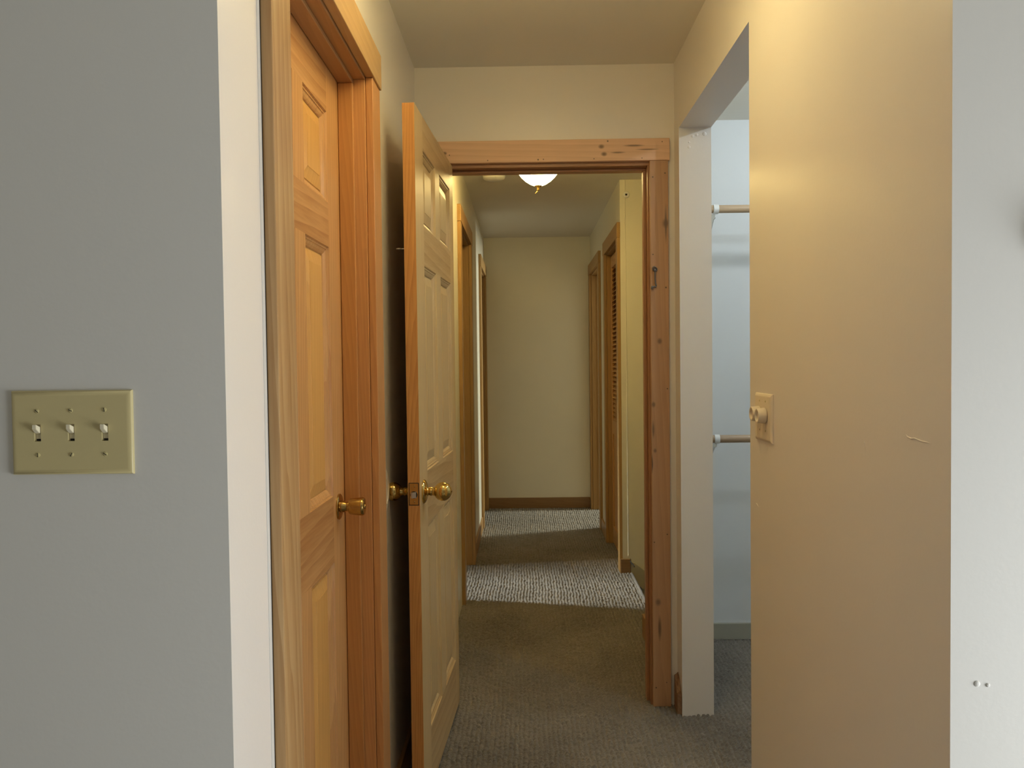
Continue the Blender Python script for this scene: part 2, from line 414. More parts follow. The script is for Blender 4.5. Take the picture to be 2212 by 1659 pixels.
# doorway to the hallway
cz = YF-.019
m_legP = W('pine_casing', PIN_L, PIN_D, 'z', 20, .45, seed=6.1, rough=.5,
           knots=[(.538, cz, 1.838, .016), (.512, cz, 1.395, .011), (.487, cz, 1.155, .010), (.50, cz, .40, .013), (.492, cz, .98, .008)],
           nails=[(.490, cz, 2.012, .004), (.536, cz, 2.026, .004), (.489, cz, 1.722, .0035), (.537, cz, 1.597, .0045), (.540, cz, 1.215, .0035), (.487, cz, .63, .0035), (.536, cz, .66, .0035), (.49, cz, .07, .004), (.53, cz, .09, .003)],
           marks=[(.538, cz, 1.838, .006, 14.0, (.16, .10, .06)), (.505, cz, .30, .008, 7.0, (.14, .075, .04)), (.486, cz, 1.06, .006, 6.0, (.17, .10, .055)), (.479, cz, .93, .006, 7.0, (.05, .03, .02))])
m_headP = W('pine_casing_head_lamplit', srgb(236, 197, 163), srgb(184, 138, 103), 'x', 20, .45, seed=7.3, rough=.5,  # paler than the legs: lamplight from above is put into the colour
            knots=[(.298, cz-.002, 2.128, .010), (.308, cz-.002, 2.100, .010), (-.292, cz-.002, 2.112, .008)],
            nails=[(.322, cz-.002, 2.148, .004), (-.274, cz-.002, 2.105, .003), (.526, cz-.002, 2.143, .003), (-.13, cz-.002, 2.083, .003), (.06, cz-.002, 2.083, .004), (.08, cz-.002, 2.084, .003), (.27, cz-.002, 2.083, .003), (.45, cz-.002, 2.083, .003)],
            marks=[(.42, cz-.002, 2.13, .005, 9.0, (.20, .12, .07)), (.47, cz-.002, 2.115, .004, 12.0, (.22, .13, .08)), (.36, cz-.002, 2.105, .004, 8.0, (.20, .12, .07))])
m_jambP = W('pine_jamb', srgb(174, 128, 89), srgb(129, 86, 54), 'z', 46, .5, seed=8.8)
m_jambPh = W('pine_jamb_head', srgb(174, 128, 89), srgb(129, 86, 54), 'x', 46, .5, seed=8.1)
t2 = casing_set('trim_2', 'knotty pine casing around the open hallway doorway', 'y', YF, -1, -.295, .473, 2.060, .069,
           [m_legP, m_legP, m_headP, m_jambP, m_jambP, m_jambPh, m_jambP, m_jambPh], .122, htop=.083, stop=(.037, .072), headth=.021, over=.006, reveal=.006, zhead=2.074)
# hallway side doors
def hall_mats(s):
    a = W('hall_fir_%s' % 'abcd'[s], HAL_L, HAL_D, 'z', 40, .5, seed=10+s*1.7); b = W('hall_fir_head_%s' % 'abcd'[s], HAL_L, HAL_D, 'y', 40, .5, seed=11+s*2.3)
    return [a, a, b, a, a, b, a, b]
casing_set('trim_3', 'wood door frame lit by the hall lamp, behind the open door', 'x', HL, 1, 4.420, 5.180, 2.080, .092, hall_mats(0), TW, stop=(.045, .08))
casing_set('trim_4', 'dark wood door frame at the far left end of the hallway', 'x', HL, 1, 6.420, 7.097, 2.080, .092, hall_mats(1), TW, stop=(.045, .08), cw1=.095)
casing_set('trim_5', 'wood frame around the louvered closet door', 'x', HR, -1, 5.060, 5.780, 2.080, .085, hall_mats(2), TW, stop=None)
casing_set('trim_6', 'wood door frame at the far right end of the hallway', 'x', HR, -1, 6.330, 7.097, 2.080, .092, hall_mats(3), TW, stop=(.045, .08), cw1=.095)

# ------------------------------------------------------------------ six panel doors
MOLD = [(0, 0), (.0025, .0045), (.0065, .0045), (.0075, .0065), (.0135, .0085), (.0185, .0115), (.0205, .0140)]
def six_panel_door(name, width, height, th, panels, mslab, mpanel, loc, rotz):
    """local frame: u along +x from the latch edge, thickness along y (0 .. th), z up"""
    root = empty(name, loc, rotz)
    us = sorted({0.0, width, *[v for p in panels for v in p[:2]]}); zs = sorted({0.0, height, *[v for p in panels for v in p[2:]]})
    bm = bmesh.new()
    for y, sg in ((0.0, 1), (th, -1)):
        grid_cells(bm, us, zs, panels, lambda u, z: (u, y, z))
        for (a, b, c, d) in panels:
            loops = []
            for ins, dep in MOLD:
                loops.append([bm.verts.new((u, y+sg*dep, z)) for u, z in ((a+ins, c+ins), (b-ins, c+ins), (b-ins, d-ins), (a+ins, d-ins))])
            for l0, l1 in zip(loops, loops[1:]):
                for k in range(4): bm.faces.new((l0[k], l0[(k+1) % 4], l1[(k+1) % 4], l1[k]))
    for k in range(len(us)-1):
        for z in (0, height): bm.faces.new([bm.verts.new(p) for p in ((us[k], 0, z), (us[k+1], 0, z), (us[k+1], th, z), (us[k], th, z))])
    for k in range(len(zs)-1):
        for u in (0, width): bm.faces.new([bm.verts.new(p) for p in ((u, 0, zs[k]), (u, 0, zs[k+1]), (u, th, zs[k+1]), (u, th, zs[k]))])
    bmesh.ops.remove_doubles(bm, verts=bm.verts[:], dist=1e-5)
    o = mesh_obj('stiles_and_rails', bm, mslab, root)
    me = o.data
    if isinstance(mslab, list): pass
    for (a, b, c, d) in panels:
        bm = bmesh.new(); rows = []
        prof = [(.0195, .0150), (.0235, .0150), (.0245, .0128), (.052, .0064), (.0524, .0056), (.055, .0055)]
        for y, sg in ((0.0, 1), (th, -1)):
            loops = [[bm.verts.new((u, y+sg*dp, z)) for u, z in ((a+i, c+i), (b-i, c+i), (b-i, d-i), (a+i, d-i))] for i, dp in prof]
            for l0, l1 in zip(loops, loops[1:]):
                for k in range(4): bm.faces.new((l0[k], l0[(k+1) % 4], l1[(k+1) % 4], l1[k]))
            bm.faces.new(loops[-1]); rows.append(loops[0])
        for k in range(4): bm.faces.new((rows[0][k], rows[0][(k+1) % 4], rows[1][(k+1) % 4], rows[1][k]))
        mesh_obj('panel', bm, mpanel, root)
    return root

def rail_grain(name, L_, D_, rails, u_in, u_out, **kw):
    """door wood whose grain runs upright on the stiles and across on the rails (rails: z ranges, between u_in and u_out)"""
    mv = wood(name+'_upright', L_, D_, 'z', **kw)
    return mv

m_door2 = W('fir_door', srgb(222, 176, 118), srgb(176, 120, 68), 'z', 30, .7, seed=14.2)
m_door2p = W('fir_door_panel', srgb(226, 178, 106), srgb(190, 134, 68), 'z', 22, .5, seed=15.5)
m_door2r = W('fir_door_rail', srgb(218, 172, 116), srgb(172, 120, 70), 'x', 16, 1.0, seed=15.9)
m_door1 = W('pale_fir_door', OPN_L, OPN_D, 'z', 30, .45, seed=16.4)
m_door1p = W('pale_fir_panel', srgb(210, 185, 138), srgb(178, 144, 98), 'z', 22, .45, seed=17.9)
m_door1r = W('pale_fir_rail', OPN_L, OPN_D, 'x', 15, .95, seed=18.3)
m_edge = W('fir_door_edge', srgb(227, 173, 104), srgb(167, 106, 51), 'z', 60, .75, seed=19.1)

def assign_rails(root, mrail, panels, width, medge=None):
    o = [c for c in root.children if c.name.startswith('stiles')][0]; me = o.data
    me.materials.append(mrail)
    if medge: me.materials.append(medge)
    ul, ur = min(p[0] for p in panels), max(p[1] for p in panels)
    zs = [(p[2], p[3]) for p in panels]
    mids = [(p[1], q[0]) for p in panels for q in panels if abs(p[2]-q[2]) < .01 and q[0] > p[1]]
    for p in me.polygons:
        c = p.center; n = p.normal
        if medge and abs(n.x) > .9 and (c.x < .001 or c.x > width-.001): p.material_index = 2; continue
        if ul-.001 < c.x < ur+.001:
            inside = any(z0 < c.z < z1 for z0, z1 in zs)
            if not inside: p.material_index = 1

# open door: hinged on the left jamb, swung out into the passage
DW, DT = .755, .035
ang = math.atan2(.041, .752)
P1 = [(.128, .348, 1.735, 1.965), (.437, .672, 1.735, 1.965), (.128, .348, .995, 1.617), (.437, .672, .995, 1.617), (.128, .348, .205, .832), (.437, .672, .205, .832)]
# near right corner of the slab stands at (-.307, 2.295); its length runs towards the hinge
ux, uy = math.sin(ang), math.cos(ang)
d1 = six_panel_door('door_1', DW, 2.053, DT, [(a, b, c-.014, d-.014) for a, b, c, d in P1], m_door1, m_door1p, (-.307, 2.293, .014), PI/2-ang)
# local +x -> world (sin, cos); local +y -> world (-cos, sin) i.e. towards the left wall
struct(d1, 'pale fir six-panel door standing open with a round brass knob', 'door')
assign_rails(d1, m_door1r, P1, DW, m_edge)
def ball_knob(parent, u, z, y, sg):
    prof = [(.0165, .0), (.0165, .010), (.0125, .0125), (.0110, .016), (.0125, .0195), (.0135, .0215), (.0125, .0235), (.0115, .0265), (.0130, .0310)]
    prof += [(.0280*math.sin(a), .0570-.0270*math.cos(a)) for a in np.linspace(.52, PI-.02, 22)]
    k = lathe('knob', M['brass'], prof, 40, 'y', (u, y, z), sg, parent)
    lathe('rose', M['brass'], [(.0355, 0), (.0355, .0025), (.033, .006), (.026, .0095), (.017, .0115)], 40, 'y', (u, y, z), sg, k)
    lathe('keyhole', M['dark'], [(.0028, 0), (.0028, .0006)], 12, 'y', (u, y+sg*.0840, z), sg, k)
ball_knob(d1, .062, .928, 0.0, -1)
ball_knob(d1, .062, .928, DT, 1)
bm = bmesh.new(); add_box(bm, -.0008, .0012, .0045, .0305, .899, .961, .0006)
lp = mesh_obj('latch_plate', bm, M['old_brass'], d1); lp['label'] = 'brass latch plate on the door edge'
bm = bmesh.new(); add_box(bm, -.0004, .0010, .0025, .0325, .897, .963, .0004)
mesh_obj('mortise_edge', bm, M['dark'], lp)
bm = bmesh.new(); add_lathe(bm, [(.0105, 0), (.0105, .0012)], 24, 'x', (-.0008, .0175, .928), -1)
mesh_obj('bolt_hole', bm, M['dark'], lp)
bm = bmesh.new()
vs = [bm.verts.new(p) for p in ((-.001, .0095, .9190), (-.001, .0250, .9190), (-.001, .0250, .9370), (-.001, .0095, .9370), (-.0115, .0205, .9200), (-.0115, .0245, .9200), (-.0115, .0245, .9360), (-.0115, .0205, .9360))]
for f in ((0, 1, 2, 3), (4, 5, 6, 7), (0, 1, 5, 4), (1, 2, 6, 5), (2, 3, 7, 6), (3, 0, 4, 7)): bm.faces.new([vs[i] for i in f])
mesh_obj('latch_bolt', bm, M['steel'], lp)
for zz in (.9075, .9525):
    lathe('screw', M['old_brass'], [(.0038, 0), (.0036, .0006), (.002, .001)], 16, 'x', (-.0008, .0175, zz), -1, lp)
for zz in (.22, 1.03, 1.84):
    bm = bmesh.new(); add_lathe(bm, [(.006, -.045), (.006, .045)], 16, 'z', (DW+.006, DT+.004, zz)); mesh_obj('hinge', bm, M['brass'], d1)

# closed door on the left wall: its face is set back behind the stop
P2r = [(.125, .335), (.415, .605)]
P2z = [(1.705, 1.925), (.985, 1.597), (.195, .822)]
D2 = .716
P2 = [(a, b, c, d) for (a, b) in P2r for (c, d) in P2z]
d2 = six_panel_door('door_2', D2, 2.040, DT, P2, m_door2, m_door2p, (-.475, 2.076, .012), -PI/2)
# local +x -> world -y ; local +y -> world +x : shift so that the visible face (local y = DT) sits at x=-.475
d2.location.x = -.475-DT
struct(d2, 'closed fir panel door in the left wall with a tulip shaped brass knob', 'door')
assign_rails(d2, m_door2r, P2, D2)
k2 = lathe('knob', M['old_brass'], [(.0150, .004), (.0145, .014), (.0122, .018), (.0122, .026), (.0185, .0275), (.0200, .030), (.0232, .058), (.0230, .062), (.0205, .0655), (.012, .0665)], 36, 'y', (.070, DT, .950), 1, d2)
lathe('rose', M['old_brass'], [(.0325, 0), (.0325, .003), (.030, .005), (.020, .0065)], 40, 'y', (.070, DT, .950), 1, k2)
lathe('thumb_button', M['old_brass'], [(.006, 0), (.0055, .002)], 16, 'y', (.070, DT+.0665, .950), 1, k2)

# louvered closet door on the right of the hallway
d3 = empty('door_3'); struct(d3, 'louvered wooden closet door in the right hallway wall', 'door')
m_lou = W('louver_wood', srgb(206, 160, 100), srgb(170, 120, 66), 'z', 40, .4, seed=21.0)
m_lous = W('louver_slat_wood', srgb(206, 160, 100), srgb(170, 120, 66), 'y', 40, .4, seed=21.6)
us = [5.064, 5.114, 5.726, 5.776]; zs = [.012, .13, .80, .90, 1.985, 2.065]
bm = bmesh.new()
hol = [(5.114, 5.726, .13, .80), (5.114, 5.726, .90, 1.985)]
f3 = wall('stiles_and_rails', m_lou, 'x', .628, .656, us[0], us[-1], zs[0], zs[-1], hol, parent=d3)
box('panel', m_lou, .636, .648, 5.110, 5.730, .126, .804, .002, d3)
bm = bmesh.new(); z = .915
while z < 1.975:
    vs = [bm.verts.new(p) for p in ((.628, 5.112, z-.012), (.632, 5.112, z-.008), (.656, 5.112, z+.018), (.652, 5.112, z+.014))]
    ws = [bm.verts.new((v.co.x, 5.728, v.co.z)) for v in vs]
    bm.faces.new(vs); bm.faces.new(ws[::-1])
    for k in range(4): bm.faces.new((vs[k], vs[(k+1) % 4], ws[(k+1) % 4], ws[k]))
    z += .031
mesh_obj('louvers', bm, m_lous, d3)

# ------------------------------------------------------------------ baseboards
m_bb = W('wood_baseboard', srgb(150, 116, 74), srgb(112, 80, 46), 'x', 30, .5, seed=23)
m_bby = W('wood_baseboard_side', srgb(170, 132, 80), srgb(126, 90, 48), 'y', 30, .5, seed=24)
struct(box('baseboard_hall_end', m_bb, HL+.002, HR-.021, HY-.014, HY, -.004, .092, .003), 'wood baseboard along the end wall of the hallway', 'baseboard')
struct(box('baseboard_hall_left', m_bby, HL, HL+.013, 5.284, 6.316, -.004, .092, .003), 'wood baseboard between the two left hallway doors', 'baseboard')
struct(box('baseboard_hall_right', m_bby, HR-.013, HR, 5.880, 6.226, -.004, .092, .003), 'wood baseboard between the two right hallway doors', 'baseboard')
struct(box('baseboard_hall_corner', m_bb, .585, .648, 4.951, 4.969, -.004, .085, .002), 'short wood baseboard piece on the corner by the louvered closet', 'baseboard')
# skirt board running down the wall beside the stairs that leave the hallway to the right
bm = bmesh.new(); sk = []
for y in (4.956, 4.969):
    sk.append([bm.verts.new((x, y, z)) for x, z in ((.650, -.03), (.650, .060), (.672, .060), (1.9, -.97), (1.9, -1.09), (.700, -.085))])
bm.faces.new(sk[0]); bm.faces.new(sk[1][::-1])
for k in range(6): bm.faces.new((sk[0][k], sk[0][(k+1) % 6], sk[1][(k+1) % 6], sk[1][k]))
struct(mesh_obj('trim_7', bm, M['olive_base']), 'olive painted skirt board sloping down beside the stairs at the hallway corner', 'skirt board')
struct(box('baseboard_hall_near_right', m_bby, .552, .567, 3.20, 3.815, -.004, .105, .002), 'wood baseboard end just past the doorway', 'baseboard')
struct(box('baseboard_closet', M['trim_paint'], XR+TW+.001, 2.3, 3.758, 3.773, -.004, .073, .002), 'pale painted baseboard at the back of the closet', 'baseboard')
struct(box('baseboard_left', m_bby, XL, XL+.013, 2.200, YF-.022, -.004, .092, .003), 'wood baseboard behind the open door', 'baseboard')
# splintered baseboard stub in the corner beside the casing
bm = bmesh.new()
ys = [2.962, 2.975, 2.99, 3.005, 3.018, 3.030]; tops = [.074, .082, .098, .118, .126, .131]; tin = [.070, .070, .088, .100, .122, .118]
for k in range(5):
    pass
fr = []
for y_, t0, t1 in zip(ys, tops, tin):
    fr.append([bm.verts.new(p) for p in ((XR-.001, y_, -.004), (XR-.016, y_, -.004), (XR-.016, y_, t1), (XR-.008, y_, t1+.006), (XR-.001, y_, t0))])
for a, b in zip(fr, fr[1:]):
    for k in range(5): bm.faces.new((a[k], a[(k+1) % 5], b[(k+1) % 5], b[k]))
bm.faces.new(fr[0]); bm.faces.new(fr[-1][::-1])
struct(mesh_obj('baseboard_right', bm, W('broken_baseboard', srgb(160, 122, 86), srgb(104, 72, 46), 'y', 30, .8, seed=26)), 'splintered stub of wood baseboard in the corner beside the pine casing', 'baseboard')

# ------------------------------------------------------------------ triple light switch
sw = empty('light_switch', (-.614, 1.073, 1.235)); tag(sw, 'ivory plate with three toggle switches on the grey wall', 'light switch')
bm = bmesh.new()
w2, h2 = .0825, .057
loops = []
for ins, dep in ((0, 0), (0, .0020), (.0006, .0036), (.0020, .0050), (.0042, .0059), (.0075, .0062)):
    loops.append([bm.verts.new((x, -dep, z)) for x, z in ((-w2+ins, -h2+ins), (w2-ins, -h2+ins), (w2-ins, h2-ins), (-w2+ins, h2-ins))])
for a, b in zip(loops, loops[1:]):
    for k in range(4): bm.faces.new((a[k], a[(k+1) % 4], b[(k+1) % 4], b[k]))
bm.faces.new(loops[0][::-1])
# front face with three slots, each a shallow well
sx = (-.046, 0.0, .046); sl = (.0045, .0115)
us = sorted({-w2+.0075, w2-.0075, *[s+q*sl[0] for s in sx for q in (-1, 1)]}); zs = sorted({-h2+.0075, h2-.0075, -sl[1], sl[1]})
hol = [(s-sl[0], s+sl[0], -sl[1], sl[1]) for s in sx]
grid_cells(bm, us, zs, hol, lambda u, z: (u, -.0062, z))
for (a, b, c, d) in hol:
    l0 = [bm.verts.new((u, -.0062, z)) for u, z in ((a, c), (b, c), (b, d), (a, d))]; l1 = [bm.verts.new((v.co.x, -.0012, v.co.z)) for v in l0]
    for k in range(4): bm.faces.new((l0[k], l0[(k+1) % 4], l1[(k+1) % 4], l1[k]))
    bm.faces.new(l1)
bmesh.ops.remove_doubles(bm, verts=bm.verts[:], dist=1e-6)
shade(mesh_obj('cover_plate', bm, M['ivory'], sw), 32)
bm = bmesh.new()
# lever pushed up: leaves the slot and rises as it comes forward
sec = [(-.0018, .0036, -.0022, .0072), (-.0072, .0035, .0002, .0086), (-.0125, .0030, .0044, .0112), (-.0138, .0028, .0054, .0116)]
prev = None
for y_, hw, zb, zt in sec:
    cur = [bm.verts.new(p) for p in ((-hw, y_, zb), (hw, y_, zb), (hw, y_+.0, zt), (-hw, y_+.0, zt))]
    if prev:
        for k in range(4): bm.faces.new((prev[k], prev[(k+1) % 4], cur[(k+1) % 4], cur[k]))
    else: bm.faces.new(cur[::-1])
    prev = cur
bm.faces.new(prev)
bmesh.ops.bevel(bm, geom=bm.edges[:], offset=.0004, segments=2, affect='EDGES')
tg = mesh_obj('toggle', bm, M['ivory_toggle'], sw); tg.location.x = sx[0]
bx_ = box('toggle_body', M['ivory_toggle'], -.0043, .0043, -.0020, -.0013, -.0112, .0112, 0, tg)
gp = box('slot_gap', M['dark'], -.0036, .0036, -.0023, -.0019, -.0112, -.0084, 0, tg)
for s in sx[1:]:
    c = copy_part(tg, sw); c.location.x = s
bm = bmesh.new(); add_lathe(bm, [(.0030, 0), (.0029, .0006), (.0022, .0011), (.001, .0013)], 20, 'y', (0, 0, 0), -1)
scr = mesh_obj('screw', bm, M['screw'], sw, loc=(sx[0], -.0062, .0295)); shade(scr)
box('screw_slot', M['dark'], -.0026, .0026, -.00142, -.0009, -.00045, .00045, 0, scr)
first = True
for (s, zz, a) in ((sx[0], .0295, .75), (sx[1], .0300, .4), (sx[2], .0305, 1.4), (sx[0], -.0300, 1.5), (sx[1], -.0297, 2.0), (sx[2], -.0295, .6)):
    c = scr if first else copy_part(scr, sw); first = False
    c.location = (s, -.0062, zz); c.rotation_euler = (0, a, 0)

# ------------------------------------------------------------------ dimmer on the right wall
dm = empty('dimmer_switch', (XR, 1.917, 1.183), -PI/2); tag(dm, 'beige plate with two round dimmer dials on the warm wall', 'dimmer switch')
# local x runs towards the camera, local y into the wall (so -y is out into the passage)
bm = bmesh.new(); loops = []
w2, h2 = .0665, .0575
for ins, dep in ((0, 0), (0, .002), (.0012, .0038), (.0055, .0062), (.0075, .0066)):
    loops.append([bm.verts.new((x, -dep, z)) for x, z in ((-w2+ins, -h2+ins), (w2-ins, -h2+ins), (w2-ins, h2-ins), (-w2+ins, h2-ins))])
for a, b in zip(loops, loops[1:]):
    for k in range(4): bm.faces.new((a[k], a[(k+1) % 4], b[(k+1) % 4], b[k]))
bm.faces.new(loops[0][::-1]); bm.faces.new(loops[-1])
mesh_obj('cover_plate', bm, M['beige_plastic'], dm)
bm = bmesh.new()
add_lathe(bm, [(.0185, .0015), (.0190, .003), (.0170, .0200), (.0165, .0208), (.0140, .0208), (.0132, .0188), (.0132, .0150)], 36, 'y', (0, -.0066, 0), -1)
dl = mesh_obj('dial', bm, M['beige_plastic'], dm); shade(dl, 40)
bm = bmesh.new(); add_lathe(bm, [(.0125, 0), (.0125, .0018)], 28, 'y', (0, -.0066, 0), -1); mesh_obj('dial_shaft', bm, M['dark'], dl)
dl.location = (-.023, 0, .008)
dl2 = copy_part(dl, dm); dl2.location = (.023, 0, .006)
bm = bmesh.new(); add_lathe(bm, [(.0028, 0), (.0026, .0008), (.0012, .0011)], 16, 'y', (0, -.0066, 0), -1)
s0 = mesh_obj('screw', bm, M['screw'], dm); s0.location = (-.023, 0, .040)
for x, zz in ((.023, .040), (-.023, -.030), (.023, -.030)):
    c = copy_part(s0, dm); c.location = (x, 0, zz)

# ------------------------------------------------------------------ hook and eye latch
hk = empty('hook_latch', (.492, YF-.019, 1.668)); tag(hk, 'small grey metal hook latch hanging on the right pine casing', 'latch')
th_ = [(math.cos(a)*.0065, -.009+.0, math.sin(a)*.0065) for a in np.linspace(0, 2*PI, 19)]
tube('eye', M['dark_steel'], [(0, .004, 0), (0, -.003, 0)]+[(.0065*math.sin(a), -.008, .0065*math.cos(a)) for a in np.linspace(PI, 3*PI, 18)], .0024, hk)
tube('hook', M['dark_steel'], [(.004+.006*math.sin(a), -.009+.003*math.sin(a), -.004+.006*math.cos(a)) for a in np.linspace(0, 1.75*PI, 14)] +
     [(.003, -.008, -.016), (.003, -.006, -.036), (.0045, -.005, -.056), (.008, -.006, -.064), (.006, -.007, -.0690), (-.002, -.008, -.0680), (-.010, -.009, -.0675), (-.012, -.009, -.0705), (-.010, -.0095, -.0735), (-.004, -.0095, -.0755)], .0030, hk)
# eye screw on the back of the open door, at its latch edge
R1 = Matrix.Rotation(PI/2-ang, 4, 'Z')
def on_door(u, y, z): return Vector((-.307, 2.293, .014))+(R1 @ Vector((u, y, z)))
p0 = on_door(.030, DT, 1.642); dr = (R1 @ Vector((0, 1, 0)))
es = empty('eye_screw', p0); tag(es, 'tiny metal eye screw on the back of the open door', 'screw')
pts = [dr*-.004, dr*.008, dr*.014] + [dr*(.021-.007*math.cos(a))+Vector((0, .007*math.sin(a), 0)) for a in np.linspace(0, 2*PI, 16)]
tube('shank', M['steel'], pts, .0016, es)

# ------------------------------------------------------------------ wall bumper disc behind the door
wb = empty('wall_bumper', (XL, 2.268, .958)); tag(wb, 'round cream wall plate behind the brass knob of the open door', 'door bumper')
lathe('disc', M['beige_plastic'], [(.062, 0), (.062, .002), (.058, .0045), (.045, .0055), (.040, .0042)], 48, 'x', (0, 0, 0), 1, wb)
lathe('rim', M['beige_plastic'], [(.040, .004), (.0395, .0062), (.036, .0062), (.034, .004)], 48, 'x', (0, 0, 0), 1, wb)

# ------------------------------------------------------------------ hall ceiling light
LX, LY = .078, 3.98
cl = empty('ceiling_light', (LX, LY, H)); tag(cl, 'glowing white glass bowl light on the hallway ceiling', 'ceiling light')
lathe('pan', M['old_brass'], [(.066, 0), (.068, -.008), (.060, -.018), (.030, -.026), (.010, -.028), (.010, -.235)], 40, 'z', (0, 0, 0), 1, cl)
M['shade'] = emissive('lit_glass', (1.0, .74, .28), 29)
# open glass bowl hung from the stem: outside, rim, inside
dome = [(.020, -.240), (.044, -.231), (.068, -.217), (.090, -.199), (.108, -.178), (.124, -.155), (.134, -.134), (.137, -.122), (.136, -.116),
        (.132, -.117), (.129, -.134), (.119, -.154), (.103, -.176), (.085, -.196), (.064, -.213), (.042, -.226), (.018, -.234)]
dome = [(r*.93, h if h > -.13 else -.13+(h+.13)*1.06) for r, h in dome]
lathe('glass_shade', M['shade'], dome, 48, 'z', (0, 0, 0), 1, cl)
fin = lathe('finial', M['brass'], [(.019, -0.2445), (.019, -0.2470), (.015, -0.2520), (.007, -0.2540), (.006, -0.2600), (.0078, -0.2640), (.0078, -0.2680), (.0055, -0.2710)], 24, 'z', (0, 0, 0), 1, cl)
tube('finial_tag', M['brass'], [(-.002, 0, -0.2700), (-.006, 0, -0.2750), (-.012, .001, -0.2810), (-.017, .001, -0.2850)], [.0012, .002, .002, .0012], fin, 8)

# the passage has the same kind of lamp, just above the top of the picture
M['shade_warm'] = emissive('lit_glass_warm', (1.0, .81, .385), 20)
cl2 = empty('ceiling_light', (.07, 1.75, H)); tag(cl2, 'glowing dome light on the ceiling of the near passage', 'ceiling light')
for ch in list(cl.children):
    c = copy_part(ch, cl2)
    if ch.name.startswith('glass_shade'):
        c.data = c.data.copy(); c.data.materials[0] = M['shade_warm']

# smoke detector
sd = empty('smoke_detector', (-.170, 4.79, H)); tag(sd, 'round white smoke detector on the hallway ceiling by the lamp', 'smoke detector')
lathe('body', M['white_plastic'], [(.068, 0), (.068, -.010), (.064, -.022), (.052, -.031), (.030, -.035)], 40, 'z', (0, 0, 0), 1, sd)
lathe('grille', M['grey'], [(.066, -.0115), (.067, -.0135), (.064, -.0165)], 40, 'z', (0, 0, 0), 1, sd)

# ------------------------------------------------------------------ round fitting, cable and wire end on the corner wall in the hallway
ws = empty('wall_grommet', (.640, 4.97, 2.347)); tag(ws, 'small round pale ring with dark centre high on the hallway corner wall', 'wall fitting')
lathe('ring', M['white_plastic'], [(.0205, 0), (.0205, .004), (.018, .008), (.0110, .0095), (.006, .0055)], 32, 'y', (0, 0, 0), -1, ws)
lathe('centre', M['dark'], [(.0065, .0), (.0060, .0068)], 20, 'y', (0, 0, 0), -1, ws)
tube('cord', M['paint_hall'], [(.632, 4.968, 2.437), (.632, 4.968, 2.25), (.629, 4.968, 2.17), (.632, 4.968, 2.10), (.634, 4.968, 1.70), (.636, 4.968, .10)], .0018)
tag(bpy.data.objects['cord'], 'thin painted cord running down the hallway corner wall', 'cord')
tube('cable', M['black_cord'], [(.647, 4.960, .085), (.648, 4.948, .066), (.652, 4.925, .064), (.656, 4.885, .0645), (.6545, 4.84, .066)], .0035)
tag(bpy.data.objects['cable'], 'short black cable at the foot of the hallway corner wall', 'cable')

# ------------------------------------------------------------------ closet rods on brackets
m_rod = W('rod_wood', srgb(196, 170, 138), srgb(150, 122, 92), 'x', 40, .5, seed=30)
m_rod2 = W('rod_wood_darker', srgb(186, 160, 130), srgb(140, 114, 86), 'x', 40, .5, seed=31)
RODY = 3.50
def rod(z, mat, label):
    bm = bmesh.new(); add_lathe(bm, [(.0168, .70), (.0172, .705), (.0172, 2.285), (.0168, 2.29)], 28, 'x', (0, RODY, z))
    o = mesh_obj('clothes_rod', bm, mat); shade(o); tag(o, label, 'clothes rod', 'closet rods')
rod(1.976, m_rod, 'upper wooden clothes rod in the closet')
rod(.975, m_rod2, 'lower wooden clothes rod in the closet')
def bracket(z, label):
    r = empty('mounting_bracket', (.838, 3.773, z)); tag(r, label, 'bracket', 'closet rod brackets')
    box('wall_plate', M['white_plastic'], -.014, .014, -.003, 0, -.26, .095, .001, r)
    bm = bmesh.new(); vs = []
    # arm: a flat strap from the wall to the rod with a diagonal brace
    for x in (-.002, .002):
        vs.append([bm.verts.new((x, y, zz)) for y, zz in ((-.003, .030), (-.27, -.022), (-.27, -.036), (-.235, -.040), (-.003, -.220), (-.003, -.195), (-.205, -.030), (-.003, .010))])
    bm.faces.new(vs[0]); bm.faces.new(vs[1][::-1])
    for k in range(8): bm.faces.new((vs[0][k], vs[0][(k+1) % 8], vs[1][(k+1) % 8], vs[1][k]))
    mesh_obj('arm', bm, M['white_plastic'], r)
    # cup wrapped around the front of the rod
    bm = bmesh.new(); prev = None
    for a in np.linspace(math.radians(-150), math.radians(78), 15):
        cur = []
        for x, rr in ((-.011, .0176), (.011, .0176), (.011, .0206), (-.011, .0206)):
            cur.append(bm.verts.new((x, -(3.773-RODY)-rr*math.cos(a), rr*math.sin(a))))
        if prev:
            for k in range(4): bm.faces.new((prev[k], prev[(k+1) % 4], cur[(k+1) % 4], cur[k]))
        else: bm.faces.new(cur[::-1])
        prev = cur
    bm.faces.new(prev)
    cup = mesh_obj('cup', bm, M['white_plastic'], r); shade(cup, 50)
    lathe('screw', M['white_plastic'], [(.0075, .003), (.007, .0065), (.003, .0085)], 16, 'y', (.012, 0, .086), -1, r)
bracket(1.976, 'white bracket holding the upper closet rod')
bracket(.975, 'white bracket holding the lower closet rod')

# ------------------------------------------------------------------ thermostat on the bright right wall
tmo = empty('thermostat', (.730, 1.084, 1.480)); tag(tmo, 'round thermostat at the edge of the bright right wall', 'thermostat')
lathe('body', M['beige_plastic'], [(.043, 0), (.043, .008), (.041, .015), (.034, .018)], 40, 'y', (0, 0, 0), -1, tmo)
lathe('dial', M['beige_plastic'], [(.032, .017), (.031, .021), (.026, .022)], 40, 'y', (0, 0, 0), -1, tmo)

